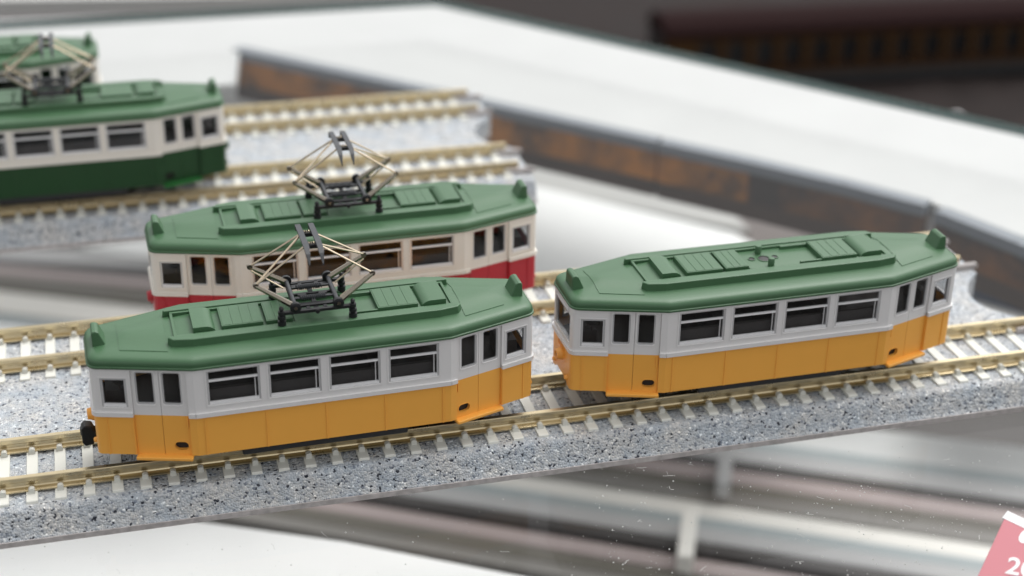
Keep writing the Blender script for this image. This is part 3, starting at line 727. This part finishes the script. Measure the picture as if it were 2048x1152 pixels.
            cp.profx(pr if sx > 0 else pr[::-1], -.9, .9)
            cp.lathe((cx + sx * 1.3, .5, 3.2), (0, 0, 1), [(0, 1.0), (1.2, 1.0), (1.5, .8)], 12)
            if sx in couplers: cp.build('coupler', M['black'], root, bevel=.15)
    # rounded end corners
    for (cx, cy) in ((-L, -WE), (L, -WE), (L, WE), (-L, WE)):
        c = Vector((cx, cy)); sx = 1 if cx > 0 else -1; sy = 1 if cy > 0 else -1; r_ = .75
        e = Vector((0, -sy)); f = (Vector((sx * K, sy * W)) - c).normalized()
        p0, p2 = c + e * r_, c + f * r_; n_ = 5; arc = [p0 * (1 - t) ** 2 + c * 2 * t * (1 - t) + p2 * t * t for t in [k / n_ for k in range(n_ + 1)]]
        if (sx > 0) != (sy < 0): pass
        area = (c - p0).x * (p2 - c).y - (c - p0).y * (p2 - c).x
        if area < 0: arc = arc[::-1]
        for p_, q_ in zip(arc[:-1], arc[1:]):
            l_ = (q_ - p_).length
            lower.wall(p_, q_, rect(0, l_, ZB, ZBE), (), .5, 0, 1); upper.wall(p_, q_, rect(0, l_, ZBE, ZE), (), .5, 0, 1)
            belt.wall(p_, q_, rect(-.03, l_ + .03, ZBE + .02, 10.22), (), .6, off=.30)
    lb = lower.build('lower_body', [LO, M['dark']], root); ribs.build('panel_ribs', LO, lb)
    ub = upper.build('upper_body', [UP, LO], root); belt.build('belt_moulding', UP, ub, bevel=.0)
    # inside and below
    it = MB(); q = offs_plan(.9, 1, 1); it.prism([(p_.x, p_.y) for p_ in q], 3.4, 9.0)
    io = it.build('interior', M['dark'], root)
    st = MB()
    for s_ in (-1, 1):
        st.box(-17, 17, min(s_ * 4.6, s_ * 7.6), max(s_ * 4.6, s_ * 7.6), 9.0, 10.6); st.box(-17, 17, min(s_ * 7.1, s_ * 7.7), max(s_ * 7.1, s_ * 7.7), 10.6, 13.4)
        for x_ in (-8.8, 0, 8.8): st.box(x_ - .2, x_ + .2, -7.6, 7.6, 9.0, 12.4)
        st.box(min(s_ * 28.2, s_ * 31), max(s_ * 28.2, s_ * 31), -2.6, 2.6, 9.0, 12.2)
    st.lathe((29.0, -2.6, 12.2), (0, 0, 1), [(0, .2), (1.2, .2), (1.3, 1.0), (1.45, 1.0)], 12); st.lathe((-29.0, -2.6, 12.2), (0, 0, 1), [(0, .2), (1.2, .2), (1.3, 1.0), (1.45, 1.0)], 12)
    st.build('seats', M['seat'], io)
    MB().box(-12.5, 12.5, -7.5, 7.5, 1.0, 3.4).box(-27, 27, -3.4, 3.4, 1.8, 3.4).build('underframe', M['chassis'], root, bevel=.2)
    for x_ in (-10.5, 10.5):
        for s_ in (-1, 1):
            MB().lathe((x_, s_ * 4.25, 2.6), (0, s_, 0), [(-.3, 3.0), (0, 3.0), (.05, 2.6), (.9, 2.55)], 20).build('wheel', M['slate'], root, smooth=40)
    rf = roof(root, panto)
    if panto: pantograph(root)
    return root

SCALE[:] = [0.901, 0.958, 0.872]
OG, GG = 'orange model trams on the front track', 'dark green model trams on the rear double track'
tram('model_tram', 38.17, -0.60, 0.0220, 'orange', 'grey_upper', 'orange', True, 'orange and pale grey model tram with green roof and raised pantograph', OG, (-1,))
tram('model_tram', 103.34, 0.38, 0.0076, 'orange', 'grey_upper', 'orange', False, 'orange and pale grey model tram with bare green roof and no pantograph', OG)
tram('model_tram', 47.94, 32.5, 0.0151, 'red', 'cream_upper', 'red', True, 'red and cream model tram with green roof and raised pantograph', None)
tram('model_tram', 5.24, 92.4, 0.0051, 'green_low', 'cream_upper', 'green_step', True, 'dark green and cream model tram with raised pantograph', GG)
tram('model_tram', -16.0, 125.6, 0.0, 'green_low', 'cream_upper', 'green_step', False, 'dark green and cream model tram on the rearmost track behind the other green tram', GG)

SCALE[:] = [1.0, 1.0, 1.0]
# ================================================================== price card
def card():
    zt = 6.5
    a = px(2015, 1022, zt); t = px(2062, 1044, zt); bl = px(1932, 1202, 0.4)
    X = Vector(t - a); X.z = 0; X.normalize(); D = Vector(bl - a); ln = D.length; Dn = D.normalized()
    Yv = -(Dn - X * Dn.dot(X)).normalized(); Zv = X.cross(Yv)
    r = link('price_card', None); m4 = Matrix((X, Yv, Zv)).transposed().to_4x4(); m4.translation = Vector(a) * MM; r.matrix_world = m4
    def local(u, v):                                  # picture point -> point on the face of the card
        d = Vector(ROT @ np.array([(u - 1024) / FPX, -(v - 576) / FPX, -1.0])); o = Vector(CAM)
        q = o + d * ((Vector(a) - o).dot(Zv) / d.dot(Zv)) - Vector(a); return Vector((q.dot(X), q.dot(Yv), 0))
    sk = Dn.dot(X) * ln; H = -Dn.dot(Yv) * ln
    pr = MB(); pr.prism([(sk, -H), (40 + sk, -H), (40, 0), (0, 0)], -.5, 0); pr.build('card', mat('pink_card', (0.56, 0.20, 0.23), 0.4, noise=.03), r, bevel=.1)
    MB().prism([(-.02, -1.25), (40, -1.25), (40, 0.03), (0, 0.03)], -.55, .03).build('white_band', mat('card_white', (0.8, 0.79, 0.8), 0.4), r)
    wm = mat('card_print_white', (0.85, 0.83, 0.83), 0.4)
    sw = local(2052, 1072); e = MB(); e.prism([(sw.x + .75 * math.cos(k * .35), sw.y + 1.2 * math.sin(k * .35)) for k in range(18)], 0.0, .03).build('printed_swirl', wm, r)
    t0 = local(2009, 1146); t1 = local(2048, 1153); th = (local(2016, 1113) - local(2009, 1146)).length
    cu = bpy.data.curves.new('printed_price', 'FONT'); cu.body = '20'; cu.size = th * 1.42 * MM; cu.extrude = .02 * MM; cu.offset = 0.00006; cu.materials.append(wm)
    tmp = link('tmp_text', cu); bpy.context.view_layer.update()
    tm = bpy.data.meshes.new_from_object(tmp.evaluated_get(bpy.context.evaluated_depsgraph_get())); bpy.data.objects.remove(tmp); bpy.data.curves.remove(cu)
    to = link('printed_price', tm, r); to.location = (t0.x * MM, t0.y * MM, .04 * MM); to.rotation_euler.z = math.atan2((t1 - t0).y, (t1 - t0).x)
    tag(r, 'pink price card with white top band and white figures', 'price card')
card()
